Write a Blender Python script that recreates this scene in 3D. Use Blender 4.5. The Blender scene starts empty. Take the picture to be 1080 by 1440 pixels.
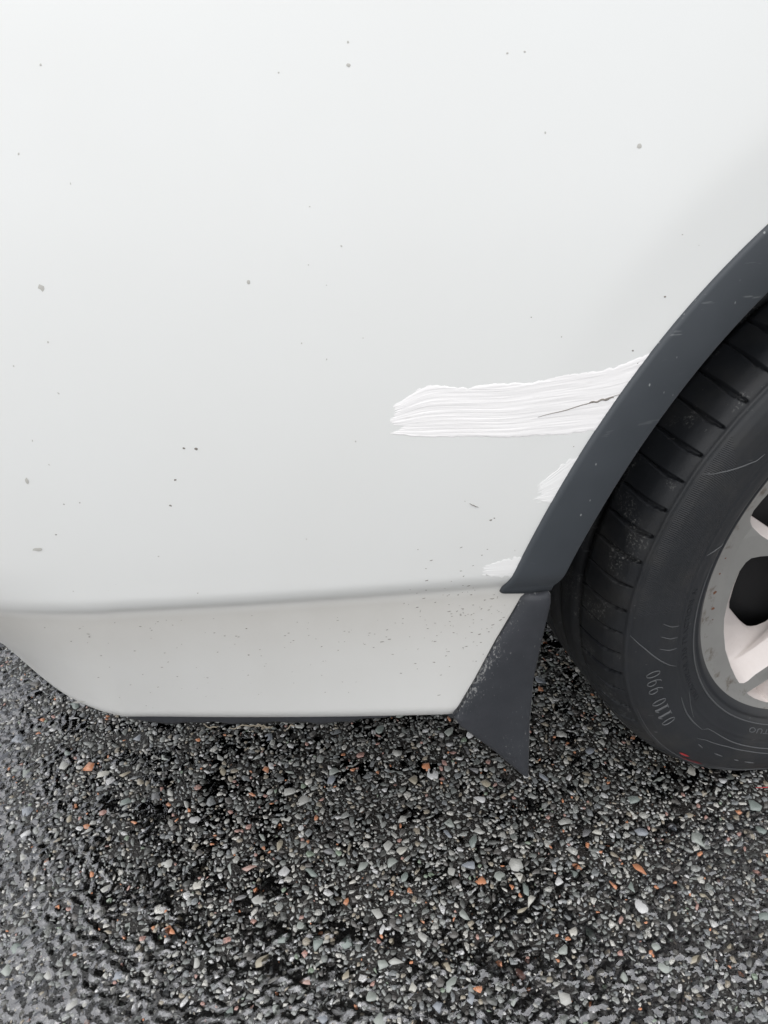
import bpy, math, random
import numpy as np
from mathutils import Vector, Matrix
random.seed(7)
rng = np.random.default_rng(11)
PI = math.pi
R = math.radians
sc = bpy.context.scene
col = sc.collection

# ------------------------------------------------------------------ camera, sky, sun, exposure
CAM = (-0.70606, -0.47309, 0.80314)
cam_d = bpy.data.cameras.new('camera'); cam = bpy.data.objects.new('camera', cam_d); col.objects.link(cam)
sc.camera = cam
yaw, pit, roll = 0.30598, 0.56953, -0.0016
fw = Vector((math.sin(yaw)*math.cos(pit), math.cos(yaw)*math.cos(pit), -math.sin(pit)))
rt = Vector((math.cos(yaw), -math.sin(yaw), 0)); up = rt.cross(fw)
r2 = rt*math.cos(roll) + up*math.sin(roll); u2 = up*math.cos(roll) - rt*math.sin(roll)
cam.matrix_world = Matrix(((r2.x, u2.x, -fw.x, CAM[0]), (r2.y, u2.y, -fw.y, CAM[1]), (r2.z, u2.z, -fw.z, CAM[2]), (0, 0, 0, 1)))
cam_d.sensor_fit = 'VERTICAL'; cam_d.sensor_height = 24.0
cam_d.lens = 24.0*1.02293*1081/1440
cam_d.clip_start = 0.02; cam_d.clip_end = 600
sc.render.resolution_x = 768; sc.render.resolution_y = 1024

SUN_EL, SUN_AZ = R(72), R(240)      # azimuth measured from +y towards +x: to the left of the camera
w = bpy.data.worlds.new('World'); sc.world = w; w.use_nodes = True
nt = w.node_tree; bg = nt.nodes['Background']
sky = nt.nodes.new('ShaderNodeTexSky'); sky.sky_type = 'NISHITA'; sky.sun_disc = False
sky.sun_elevation = SUN_EL; sky.sun_rotation = SUN_AZ; sky.dust_density = 1.0; sky.ozone_density = 1.0; sky.air_density = 1.0
hs = nt.nodes.new('ShaderNodeHueSaturation'); hs.inputs['Saturation'].default_value = 0.13
nt.links.new(sky.outputs[0], hs.inputs['Color']); nt.links.new(hs.outputs[0], bg.inputs['Color'])
bg.inputs['Strength'].default_value = 0.15
sd = bpy.data.lights.new('sun', 'SUN'); sd.energy = 1.3; sd.angle = R(110); sd.color = (1, 0.975, 0.94)
sun = bpy.data.objects.new('sun', sd); col.objects.link(sun)
sdir = Vector((math.sin(SUN_AZ)*math.cos(SUN_EL), math.cos(SUN_AZ)*math.cos(SUN_EL), math.sin(SUN_EL)))
sun.rotation_euler = sdir.to_track_quat('Z', 'Y').to_euler(); sun.location = (-3, -4, 6)
vs = sc.view_settings; vs.view_transform = 'Standard'; vs.look = 'None'; vs.exposure = 0.71; vs.gamma = 1.0; vs.use_curve_mapping = False

# ------------------------------------------------------------------ helpers
def mesh_obj(name, verts, faces, mat, parent=None, smooth=True):
    me = bpy.data.meshes.new(name)
    verts = np.asarray(verts, np.float32)
    if isinstance(faces, np.ndarray):
        k = faces.shape[1]; n = len(faces)
        me.vertices.add(len(verts)); me.vertices.foreach_set('co', verts.ravel())
        me.loops.add(n*k); me.loops.foreach_set('vertex_index', faces.astype(np.int32).ravel())
        me.polygons.add(n); me.polygons.foreach_set('loop_start', np.arange(0, n*k, k, dtype=np.int32))
        me.polygons.foreach_set('loop_total', np.full(n, k, np.int32))
        me.update(calc_edges=True); me.validate()
    else:
        me.from_pydata([tuple(v) for v in verts.tolist()], [], [tuple(f) for f in faces]); me.update()
    if smooth: me.polygons.foreach_set('use_smooth', np.ones(len(me.polygons), bool))
    for m in (mat if isinstance(mat, (list, tuple)) else [mat]): me.materials.append(m)
    o = bpy.data.objects.new(name, me); col.objects.link(o)
    if parent is not None: o.parent = parent
    return o

def empty(name, loc=(0, 0, 0), parent=None):
    o = bpy.data.objects.new(name, None); o.empty_display_size = 0.1; col.objects.link(o); o.location = loc
    if parent is not None: o.parent = parent
    return o

def grid(nu, nv, closed_u=False):
    i = np.arange(nu if closed_u else nu-1); j = np.arange(nv-1)
    I, J = np.meshgrid(i, j, indexing='ij'); I2 = (I+1) % nu
    return np.stack([I*nv+J, I2*nv+J, I2*nv+J+1, I*nv+J+1], -1).reshape(-1, 4)

def compact(V, F):
    used = np.unique(F); m = np.full(len(V), -1); m[used] = np.arange(len(used)); return V[used], m[F]

def sst(a, b, x):
    t = np.clip((np.asarray(x, float)-a)/(b-a), 0, 1); return t*t*(3-2*t)

def waves(n, lo, hi, seed, aniso=(1, 1)):
    g = np.random.default_rng(seed); th = g.uniform(0, 2*PI, n); k = 2*PI/np.exp(g.uniform(np.log(lo), np.log(hi), n)); ph = g.uniform(0, 2*PI, n)
    def f(x, y):
        s = 0
        for a, kk, p in zip(th, k, ph): s = s + np.sin(kk*(math.cos(a)*x*aniso[0]+math.sin(a)*y*aniso[1])+p)
        return s/math.sqrt(n/2)
    return f

def tube(pts, rad, nseg=6, flat=1.0, taper=False):
    """a thin tube along pts; returns verts, faces"""
    P = np.asarray(pts, float); n = len(P)
    T = np.gradient(P, axis=0); T /= np.linalg.norm(T, axis=1)[:, None]+1e-12
    ref = np.array([0, 1.0, 0]); V = []
    for i in range(n):
        a = np.cross(T[i], ref); a /= np.linalg.norm(a)+1e-12; b = np.cross(T[i], a)
        rr = rad*(math.sin(PI*(i+.4)/(n-.2))**.5 if taper else 1)
        for k in range(nseg):
            t = 2*PI*k/nseg; V.append(P[i]+rr*(math.cos(t)*a+math.sin(t)*b*flat))
    F = [(i*nseg+k, i*nseg+(k+1) % nseg, (i+1)*nseg+(k+1) % nseg, (i+1)*nseg+k) for i in range(n-1) for k in range(nseg)]
    V = np.array(V); c0, c1 = len(V), len(V)+1
    V = np.vstack([V, P[:1], P[-1:]])
    F2 = [(c0, (k+1) % nseg, k, k) for k in range(nseg)]+[(c1, (n-1)*nseg+k, (n-1)*nseg+(k+1) % nseg, (n-1)*nseg+(k+1) % nseg) for k in range(nseg)]
    return V, F+[tuple(dict.fromkeys(f)) for f in F2]

def join_parts(lst):
    V, F, o = [], [], 0
    for v, f in lst:
        V.append(np.asarray(v, float)); F += [tuple(int(i)+o for i in q) for q in f]; o += len(v)
    return np.vstack(V), F

# ------------------------------------------------------------------ materials
class NT:
    def __init__(s, name):
        s.m = bpy.data.materials.new(name); s.m.use_nodes = True; s.t = s.m.node_tree; s.b = s.t.nodes['Principled BSDF']
        s.co = s.n('ShaderNodeTexCoord').outputs['Object']
    def n(s, ty, **kw):
        x = s.t.nodes.new(ty)
        for k, v in kw.items(): setattr(x, k, v)
        return x
    def L(s, a, b): s.t.links.new(a, b)
    def setv(s, x, k, v):
        if hasattr(v, 'links') or hasattr(v, 'is_linked'): s.L(v, x.inputs[k])
        else: x.inputs[k].default_value = v
    def noise(s, scale, detail=3, rough=.5, vec=None, out='Fac', dist=0):
        x = s.n('ShaderNodeTexNoise'); x.inputs['Scale'].default_value = scale; x.inputs['Detail'].default_value = detail
        x.inputs['Roughness'].default_value = rough; x.inputs['Distortion'].default_value = dist
        s.L(vec if vec is not None else s.co, x.inputs['Vector']); return x.outputs[out]
    def vor(s, scale, out='Distance', vec=None, feature='F1', rnd=1):
        x = s.n('ShaderNodeTexVoronoi', feature=feature); x.inputs['Scale'].default_value = scale; x.inputs['Randomness'].default_value = rnd
        s.L(vec if vec is not None else s.co, x.inputs['Vector']); return x.outputs[out]
    def mapv(s, scale=(1, 1, 1), rot=(0, 0, 0), vec=None):
        x = s.n('ShaderNodeMapping'); x.inputs['Scale'].default_value = scale; x.inputs['Rotation'].default_value = rot
        s.L(vec if vec is not None else s.co, x.inputs['Vector']); return x.outputs[0]
    def ramp(s, f, stops, interp='LINEAR'):
        x = s.n('ShaderNodeValToRGB'); x.color_ramp.interpolation = interp; e = x.color_ramp.elements
        while len(e) < len(stops): e.new(0.5)
        for q, (p, c) in zip(e, stops):
            q.position = p; q.color = (c, c, c, 1) if not isinstance(c, (tuple, list)) else (*c, 1)
        s.L(f, x.inputs[0]); return x.outputs[0]
    def math(s, op, a, b=0.0, clamp=False):
        x = s.n('ShaderNodeMath', operation=op); x.use_clamp = clamp; s.setv(x, 0, a); s.setv(x, 1, b); return x.outputs[0]
    def mix(s, f, a, b):
        x = s.n('ShaderNodeMix', data_type='RGBA'); s.setv(x, 0, f)
        for i, v in ((6, a), (7, b)):
            if isinstance(v, (tuple, list)): x.inputs[i].default_value = (*v, 1) if len(v) == 3 else v
            else: s.L(v, x.inputs[i])
        return x.outputs[2]
    def attr(s, name):
        x = s.n('ShaderNodeAttribute'); x.attribute_name = name; return x.outputs['Fac']
    def sep(s):
        x = s.n('ShaderNodeSeparateXYZ'); s.L(s.co, x.inputs[0]); return x.outputs
    def bump(s, h, strength=.3, dist=.001, normal=None):
        x = s.n('ShaderNodeBump'); x.inputs['Strength'].default_value = strength; x.inputs['Distance'].default_value = dist
        s.L(h, x.inputs['Height'])
        if normal is not None: s.L(normal, x.inputs['Normal'])
        return x.outputs[0]
    def out(s, base=None, rough=None, normal=None, metal=None, spec=None, coat=None, coat_rough=None, ior=None):
        B = s.b
        if base is not None:
            if isinstance(base, (tuple, list)): B.inputs['Base Color'].default_value = (*base, 1)
            else: s.L(base, B.inputs['Base Color'])
        for k, v in (('Roughness', rough), ('Metallic', metal), ('Specular IOR Level', spec), ('Coat Weight', coat), ('Coat Roughness', coat_rough), ('IOR', ior)):
            if v is not None: s.setv(B, k, v)
        if normal is not None: s.L(normal, B.inputs['Normal'])
        return s.m

def mat_paint():
    s = NT('white_car_paint'); xyz = s.sep()
    cloudy = s.noise(3.0, 4, .6)
    base = s.mix(s.ramp(cloudy, [(.3, 0.0), (.75, 1.0)]), (.80, .809, .80), (.775, .780, .765))
    low = s.ramp(xyz[2], [(.27, .42), (.345, .62), (.402, 1.0), (.420, .22), (.55, .12), (.80, 0.0)])                    # sill road grime, plus painted shade: panel gradient and dark band at the crease
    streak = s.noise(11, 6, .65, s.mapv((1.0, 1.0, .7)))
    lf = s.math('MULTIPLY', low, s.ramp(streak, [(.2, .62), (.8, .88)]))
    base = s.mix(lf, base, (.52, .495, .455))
    fine = s.vor(210, vec=s.mapv((.55, 1, 1.6)))
    clump = s.noise(18, 3, .6)
    mask = s.math('MULTIPLY', s.ramp(fine, [(.05, 1.0), (.12, 0.0)]), s.ramp(clump, [(.60, 0.0), (.68, .55)]))
    mask = s.math('MULTIPLY', mask, s.ramp(xyz[2], [(.30, .9), (.43, .3), (.5, 0.0)]))
    base = s.mix(mask, base, (.26, .24, .21))
    b = s.bump(s.noise(900, 2, .5), .05, .0004)
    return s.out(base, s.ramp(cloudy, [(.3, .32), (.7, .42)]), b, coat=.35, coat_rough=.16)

def mat_plastic():
    s = NT('black_trim_plastic')
    n1 = s.noise(25, 5, .6)
    base = s.mix(n1, (.036, .042, .049), (.052, .059, .068))
    dots = s.vor(120, vec=s.mapv((1, 1, .6))); cl = s.noise(30, 3, .6)
    mk = s.math('MULTIPLY', s.ramp(dots, [(.05, 1.0), (.10, 0.0)]), s.ramp(cl, [(.50, 0.0), (.58, .8)]))
    scr = s.noise(260, 2, .6, s.mapv((.12, 1, 1), (0, .6, 0))); mk2 = s.math('MULTIPLY', s.ramp(scr, [(.67, 0.0), (.73, .45)]), s.ramp(s.noise(12), [(.40, 0.0), (.6, 1.0)]))
    base = s.mix(s.math('MAXIMUM', mk, mk2), base, (.30, .31, .31))
    return s.out(base, s.ramp(n1, [(.3, .42), (.7, .55)]), s.bump(s.noise(1400, 2, .5), .25, .0003), spec=.45)

def mat_flap():
    s = NT('scuffed_flap_plastic')
    n1 = s.noise(22, 5, .65)
    base = s.mix(n1, (.020, .022, .027), (.046, .049, .056))
    e = s.attr('wear_and_edge_light')
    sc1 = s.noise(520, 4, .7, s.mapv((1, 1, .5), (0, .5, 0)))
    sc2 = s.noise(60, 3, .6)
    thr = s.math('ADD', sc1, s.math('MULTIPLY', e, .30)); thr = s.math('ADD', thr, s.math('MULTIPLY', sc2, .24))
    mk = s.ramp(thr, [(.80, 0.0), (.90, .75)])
    haze = s.math('MULTIPLY', s.ramp(s.noise(14, 4, .6), [(.52, 0.0), (.75, .35)]), .6)
    base = s.mix(haze, base, (.12, .12, .135))
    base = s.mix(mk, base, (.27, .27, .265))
    return s.out(base, .5, s.bump(sc1, .3, .0004), spec=.4)

def mat_simple(name, c, rough=.6, metal=0.0, bs=None, var=.25, nscale=30, spec=None):
    s = NT(name); n = s.noise(nscale, 4, .6)
    base = s.mix(n, tuple(x*(1-var) for x in c), tuple(min(1, x*(1+var)) for x in c))
    return s.out(base, rough, s.bump(s.noise(bs, 3), .3, .0006) if bs else None, metal=metal, spec=spec)

def mat_tyre():
    s = NT('tyre_rubber')
    n1 = s.noise(16, 5, .65)
    base = s.mix(n1, (.009, .010, .012), (.021, .023, .027))
    dust = s.ramp(s.noise(7, 5, .7), [(.5, 0.0), (.72, .45)])
    base = s.mix(dust, base, (.050, .046, .040))
    t = s.attr('tread')
    scuff = s.math('MULTIPLY', s.ramp(s.noise(420, 5, .75), [(.53, 0.0), (.66, .8)]), s.ramp(s.noise(26, 2, .5), [(.56, 0.0), (.64, 1.0)]))
    base = s.mix(s.math('MULTIPLY', scuff, t), base, (.22, .22, .21))
    hair = s.math('MULTIPLY', s.ramp(s.noise(230, 2, .6, s.mapv((.15, 1, 1), (0, 1.1, 0))), [(.70, 0.0), (.74, .5)]), s.ramp(s.noise(15, 2, .5), [(.5, 0.0), (.6, 1.0)]))
    base = s.mix(hair, base, (.16, .16, .16))
    # fine moulded hatching in one sector of the sidewall
    wv = s.n('ShaderNodeTexWave', wave_type='BANDS', bands_direction='DIAGONAL'); wv.inputs['Scale'].default_value = 260; s.L(s.co, wv.inputs['Vector'])
    h = s.attr('hatch')
    nb = s.bump(s.math('MULTIPLY', wv.outputs['Fac'], h), .5, .0004)
    nb = s.bump(s.noise(700, 4, .6), .25, .0004, nb)
    return s.out(base, s.ramp(n1, [(.3, .40), (.7, .55)]), nb, spec=.5)

def mat_rim_face():
    s = NT('machined_alloy')
    n = s.noise(30, 4, .6)
    base = s.mix(n, (.26, .255, .243), (.33, .325, .31))
    dirt = s.math('MULTIPLY', s.ramp(s.noise(60, 5, .7), [(.55, 0.0), (.68, .8)]), s.attr('lip'))
    base = s.mix(dirt, base, (.12, .09, .065))
    return s.out(base, .42, s.bump(s.noise(500), .1, .0003), metal=.35)

def mat_pocket():
    s = NT('painted_alloy_pocket')
    base = s.mix(s.noise(40, 5, .7), (.56, .50, .475), (.70, .655, .63))
    sp = s.ramp(s.vor(300), [(.07, 1.0), (.13, 0.0)]); sp = s.math('MULTIPLY', sp, s.ramp(s.noise(30), [(.52, 0.0), (.62, .6)]))
    base = s.mix(sp, base, (.35, .24, .19))
    return s.out(base, .4, None, coat=.3)

def mat_putty(nm='white_filler_paint', a=(.88, .862, .858), b=(.93, .915, .91)):
    s = NT(nm)
    base = s.mix(s.noise(70, 4, .6, s.mapv((.2, 1, 1))), a, b)
    ln = s.math('MULTIPLY', s.ramp(s.noise(330, 3, .6, s.mapv((.05, 1, 1), (0, .06, 0))), [(.64, 0.0), (.72, .5)]), s.ramp(s.noise(28, 2), [(.48, 0.0), (.6, 1.0)]))
    base = s.mix(ln, base, (.50, .46, .45))
    return s.out(base, .55, s.bump(s.noise(900, 2, .5, s.mapv((.1, 1, 1))), .2, .0004))

STONES = [(.0, (0.074, 0.078, 0.074)), (.15, (0.184, 0.199, 0.189)), (.30, (0.324, 0.338, 0.324)), (.44, (0.221, 0.236, 0.243)), (.56, (0.457, 0.457, 0.427)), (.66, (0.110, 0.103, 0.097)),
          (.76, (0.632, 0.619, 0.574)), (.84, (0.368, 0.324, 0.251)), (.90, (0.680, 0.680, 0.680)), (.955, (0.680, 0.279, 0.132)), (.972, (0.500, 0.279, 0.236)), (.985, (0.265, 0.338, 0.251))]
def stone_shader(s, fac, extra=None):
    base = s.ramp(fac, STONES, 'CONSTANT')
    n = s.noise(700, 4, .65); n2 = s.noise(160, 3, .6)
    base = s.mix(s.ramp(n, [(.35, .75), (.62, 0.0)]), base, (.05, .048, .045))
    base = s.mix(s.ramp(n2, [(.45, 0.0), (.8, .35)]), base, (.30, .30, .28))
    return base, s.bump(n, .35, .0005)
def mat_stones():
    s = NT('wet_aggregate'); g = s.n('ShaderNodeNewGeometry')
    base, nb = stone_shader(s, g.outputs['Random Per Island'])
    return s.out(base, .42, nb, spec=.45, coat=.6, coat_rough=.10)
def mat_one_stone(i, c):
    s = NT('wet_stone_%d' % i); n = s.noise(500, 4, .65)
    base = s.mix(s.ramp(n, [(.35, .8), (.62, 0.0)]), c, tuple(x*.45 for x in c))
    base = s.mix(s.ramp(s.noise(160, 3, .6), [(.5, 0.0), (.8, .4)]), base, (.34, .34, .32))
    return s.out(base, .34, s.bump(n, .4, .0006), spec=.45, coat=.6, coat_rough=.10)
def mat_binder():
    s = NT('wet_bitumen')
    n = s.noise(900, 4, .7); v = s.vor(420)
    base = s.mix(n, (.006, .005, .0045), (.020, .0175, .015))
    cs = s.vor(420, 'Color'); rr = s.n('ShaderNodeSeparateColor'); s.L(cs, rr.inputs[0])
    grit = s.math('MULTIPLY', s.ramp(v, [(.25, 1.0), (.42, 0.0)]), s.ramp(rr.outputs[0], [(.60, 0.0), (.9, 1.0)]))
    base = s.mix(grit, base, s.ramp(rr.outputs[1], [(0, (.08, .08, .075)), (.8, (.24, .24, .22)), (.95, (.28, .14, .08))], 'CONSTANT'))
    h = s.math('ADD', s.math('MULTIPLY', n, .6), s.math('MULTIPLY', s.ramp(v, [(.1, 1.0), (.5, 0.0)]), .8))
    return s.out(base, .3, s.bump(h, .9, .0012), spec=.5, coat=.4, coat_rough=.12)
def mat_far_asphalt():
    s = NT('asphalt_sheet')
    v = s.vor(130); c = s.vor(130, 'Color'); rr = s.n('ShaderNodeSeparateColor'); s.L(c, rr.inputs[0])
    st, nb = stone_shader(s, rr.outputs[0])
    base = s.mix(s.ramp(v, [(.30, 0.0), (.55, 1.0)]), st, (.02, .019, .017))
    base = s.mix(s.ramp(s.noise(.4, 5, .6), [(.35, 0.0), (.8, .35)]), base, (.03, .03, .03))
    return s.out(base, .35, s.bump(s.ramp(v, [(.1, 1.0), (.6, 0.0)]), .8, .003), spec=.5)
def mat_water():
    s = NT('rain_water_film'); t = s.t
    t.nodes.remove(s.b)
    gl = s.n('ShaderNodeBsdfGlossy'); gl.inputs['Roughness'].default_value = .07; gl.inputs['Color'].default_value = (.95, .96, 1, 1)
    tr = s.n('ShaderNodeBsdfTransparent'); tr.inputs['Color'].default_value = (.88, .88, .88, 1)
    fr = s.n('ShaderNodeFresnel'); fr.inputs['IOR'].default_value = 2.2
    h = s.noise(190, 1, .5, dist=.4)
    nb = s.bump(h, .35, .0014)
    s.L(nb, gl.inputs['Normal']); s.L(nb, fr.inputs['Normal'])
    mx = s.n('ShaderNodeMixShader'); s.L(fr.outputs[0], mx.inputs[0]); s.L(tr.outputs[0], mx.inputs[1]); s.L(gl.outputs[0], mx.inputs[2])
    s.L(mx.outputs[0], t.nodes['Material Output'].inputs['Surface'])
    return s.m

M_PAINT = mat_paint(); M_TRIM = mat_plastic(); M_FLAP = mat_flap(); M_TYRE = mat_tyre(); M_RIM = mat_rim_face(); M_POCK = mat_pocket(); M_PUTTY = mat_putty(); M_THIN = mat_putty('thin_touch_up_paint', (.84, .835, .825), (.88, .875, .865))
M_DARK = mat_simple('dark_liner', (.006, .006, .007), .85, bs=200)
M_UNDER = mat_simple('underbody_grime', (.036, .038, .044), .7, bs=300)
M_SPECK = mat_simple('grey_grit', (.22, .20, .18), .7, var=.5, nscale=60)
M_FAINT = mat_simple('faint_grime', (.50, .49, .46), .6, var=.15, nscale=60)
M_GRASS = mat_simple('dry_grass', (.27, .235, .18), .8, var=.3)
M_RED = mat_simple('red_plastic', (.42, .03, .035), .45, var=.3, nscale=80)
M_REDS = mat_simple('red_rub_mark', (.16, .022, .026), .55, var=.6, nscale=180)
M_LET = mat_simple("moulded_rubber_lit", (.085, .088, .092), .42, var=.2)  # lighter than the tyre: highlights on the ridges put into the colour
M_LETD = mat_simple('shadow_toned_rubber', (.010, .011, .014), .5, var=.2)  # letters stand proud; the dark colour paints in a recess shadow
M_RUST = mat_simple('rust_spot', (.16, .07, .04), .8, var=.4, nscale=200)

# ------------------------------------------------------------------ ground: asphalt sheet to the horizon, and real aggregate near the car
ground = mesh_obj('ground', [(-150, -150, -.0045), (150, -150, -.0045), (150, 150, -.0045), (-150, 150, -.0045)], [(0, 1, 2, 3)], mat_far_asphalt(), smooth=False)
ground['kind'] = 'structure'
GX0, GX1, GY0, GY1 = -1.36, .62, -.66, .86
wv1 = waves(26, .02, .12, 3); wv2 = waves(30, .006, .02, 4); wv3 = waves(14, .15, .6, 5)
nx, ny = int((GX1-GX0)/.003), int((GY1-GY0)/.003)
gx = np.linspace(GX0, GX1, nx); gy = np.linspace(GY0, GY1, ny); XX, YY = np.meshgrid(gx, gy, indexing='ij')
ZB = -.0016+.0003*wv1(XX, YY)+.0001*wv2(XX, YY)
asphalt = mesh_obj('asphalt', np.stack([XX, YY, ZB], -1).reshape(-1, 3), grid(nx, ny), mat_binder()); asphalt['kind'] = 'structure'

# base shapes: broken, angular stones with a worn, flattened top
import bmesh
def stone_shape(g):
    n = int(g.integers(4, 8)); el = g.uniform(.36, .95)
    t = (np.arange(n)+g.uniform(-.38, .38, n))*2*PI/n; r = g.uniform(.62, 1.15, n)
    rim_ = np.stack([np.cos(t)*r, np.sin(t)*r], -1); tilt = g.normal(0, .10, 2)
    sh = g.uniform(.74, .96, (n, 1)); top_ = rim_*sh+g.normal(0, .05, 2)
    P = np.vstack([np.c_[rim_, -.22+g.uniform(-.08, .08, n)], np.c_[top_, top_@tilt+g.uniform(-.05, .03, n)], np.c_[rim_*.7, np.full(n, -.6)], [[*g.normal(0, .25, 2), g.uniform(.01, .10)]]])
    P[:, 1] *= el
    bm = bmesh.new()
    for p in P: bm.verts.new(p)
    bmesh.ops.convex_hull(bm, input=bm.verts[:])
    bmesh.ops.delete(bm, geom=[v for v in bm.verts if not v.link_faces], context='VERTS')
    bmesh.ops.triangulate(bm, faces=bm.faces[:]); bm.normal_update(); bm.verts.index_update()
    V = np.array([v.co[:] for v in bm.verts]); F = np.array([[v.index for v in f.verts] for f in bm.faces]); bm.free()
    return V, F
SHF = [stone_shape(rng) for _ in range(60)]; SH = [q[0] for q in SHF]

# dart throwing on a 1 mm raster
RS = .001
occ = np.zeros((int((GX1-GX0)/RS)+40, int((GY1-GY0)/RS)+40), bool)
# keep to what can be seen from around the camera
def inside(x, y):
    return (y > -.40) and (x > -1.25) and (y < .80)
def throw(n, rlo, rhi, slack, power=1.6):
    out = []; rr = rlo+(rhi-rlo)*rng.random(n)**power; xs = rng.uniform(GX0+.02, GX1-.02, n); ys = rng.uniform(GY0+.02, GY1-.02, n)
    an = rng.uniform(0, 2*PI, n); si = rng.integers(0, 60, n)
    ix = ((xs-GX0)/RS).astype(int); iy = ((ys-GY0)/RS).astype(int)
    for k in range(n):
        if ys[k] > .45 and xs[k] > -.15: continue
        q = max(1, int(rr[k]*slack*.92/RS)); a, b = ix[k], iy[k]
        if occ[a-q:a+q+1, b-q:b+q+1].any(): continue
        q2 = max(1, int(rr[k]*.60/RS)); occ[a-q2:a+q2+1, b-q2:b+q2+1] = True
        out.append((xs[k], ys[k], rr[k], an[k], si[k]))
    return np.array(out)
big = throw(9500, .0058, .0120, .78, 2.1)
mid = throw(180000, .0031, .0066, .58, 1.35)
sml = throw(440000, .0014, .0030, .50, 1.1)
# the 300 stones that show largest are parts of their own
camd = np.hypot(np.hypot(big[:, 0]-CAM[0], big[:, 1]-CAM[1]), CAM[2])
vis = (big[:, 0] > -.98) & (big[:, 0] < .02) & (big[:, 1] > -.22) & (big[:, 1] < .42)
score = np.where(vis, big[:, 2]/camd, 0); order = np.argsort(-score); own = order[:300]; rest = big[order[300:]]

def stones_mesh(arr):
    VV, FF, o = [], [], 0
    for k in range(len(SHF)):
        q = arr[arr[:, 4].astype(int) == k]; S, Fk = SHF[k]; n = len(q)
        if not n: continue
        c, s_ = np.cos(q[:, 3])[:, None], np.sin(q[:, 3])[:, None]; r = q[:, 2][:, None]
        x = (S[None, :, 0]*c-S[None, :, 1]*s_)*r+q[:, 0][:, None]; y = (S[None, :, 0]*s_+S[None, :, 1]*c)*r+q[:, 1][:, None]
        z0 = -np.abs(rng.normal(0, .0006, n))[:, None]+.0003*wv1(q[:, 0], q[:, 1])[:, None]-np.clip(.003-r, 0, 1)*.22
        z = (S[None, :, 2]-S[:, 2].max())*np.minimum(r, .006)*1.1+z0
        VV.append(np.stack([x, y, z], -1).reshape(-1, 3)); FF.append((Fk[None]+len(S)*np.arange(n)[:, None, None]).reshape(-1, 3)+o); o += n*len(S)
    return np.vstack(VV), np.vstack(FF)
M_ST = mat_stones()
V, F = stones_mesh(np.vstack([rest, mid, sml]))
so = mesh_obj('aggregate', V, F, M_ST, asphalt, smooth=False); so['kind'] = 'stuff'
cols = [(0.359, 0.389, 0.359), (0.245, 0.287, 0.266), (0.475, 0.475, 0.446), (0.287, 0.309, 0.345), (0.604, 0.589, 0.532), (0.680, 0.680, 0.680), (0.680, 0.287, 0.144), (0.402, 0.359, 0.273), (0.187, 0.187, 0.194), (0.489, 0.316, 0.273)]
MS = [mat_one_stone(i, c) for i, c in enumerate(cols)]
proto = {}
for k in own:
    x, y, r, a, si = big[k]; ci = int(rng.choice(10, p=[.18, .14, .18, .11, .13, .075, .035, .08, .05, .02])); key = (int(si), ci)
    if key not in proto:
        S = SH[int(si)].copy(); S[:, 2] -= S[:, 2].max(); S[:, 2] *= .8
        o = mesh_obj('stone', S, SHF[int(si)][1], MS[ci], asphalt, smooth=False); proto[key] = o.data
    else:
        o = bpy.data.objects.new('stone', proto[key]); col.objects.link(o); o.parent = asphalt
    o.location = (x, y, -abs(rng.normal(0, .0006))+.0002); o.rotation_euler = (rng.normal(0, .03), rng.normal(0, .03), a); o.scale = (r, r, r)

# thin rain water standing between the stones
nx, ny = int((GX1-GX0)/.0026), int((GY1-GY0)/.0026)
gx = np.linspace(GX0+.003, GX1-.003, nx); gy = np.linspace(GY0+.003, GY1-.003, ny); XX, YY = np.meshgrid(gx, gy, indexing='ij')
wd = waves(22, .03, .10, 21); wp = waves(36, .009, .024, 22); wq = waves(24, .005, .010, 23)
wet = .08+.36*sst(-.45, -1.0, XX)+.46*sst(.14, -.22, YY)+.25*wv3(XX, YY)*.3
ZW = -.0024+.0028*np.clip(wet, 0, 1.0)+.00040*wd(XX, YY)+.00052*wp(XX*1.0, YY*1.5)+.00028*wq(XX, YY)
wf = mesh_obj('water_film', np.stack([XX, YY, ZW], -1).reshape(-1, 3), grid(nx, ny), mat_water()); wf['kind'] = 'structure'

# ------------------------------------------------------------------ the car
car = empty('car', (0, 0, 0)); car['category'] = 'car'
car['label'] = 'dirty white car with black wheel arch trim and brushed white touch-up paint beside the wheel'

HUBZ = .325
def plan(x):
    x = np.asarray(x, float); d = np.maximum(-.47-x, 0); e = np.clip(x+.47, 0, .30)
    return -.030+.17*d+.12*d*d-(.17*e-.283*e*e)
def prof(x, z):
    z = np.asarray(z, float); x = np.asarray(x, float)
    y = .042*((z-.45)/.4)**2*(z > .45)+.12*(np.clip(.60-z, 0, .2)**2-.036)
    fade = 1-.7*(1-sst(-.90, -.74, x))
    y = y+fade*.0070*np.clip((.430-z)/.019, 0, 1)**1.8
    low = np.clip((.415-z)/.156, 0, 1); low = low**1.25
    y = y+.004*low+.006*np.clip((.276-z)/.017, 0, 1)**2+low*.03*np.clip(-.5-x, 0, .3)/.3
    return y
def flare(x, z):
    r = np.hypot(x, np.asarray(z)-.325); t = .520-r
    t = .5*(t+np.sqrt(t*t+.00012)); return .11*np.minimum(t, .075)*sst(.46, .70, np.asarray(z, float))
def BY(x, z): return plan(x)+prof(x, z)+flare(x, z)
ZBOT = .259

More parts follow.
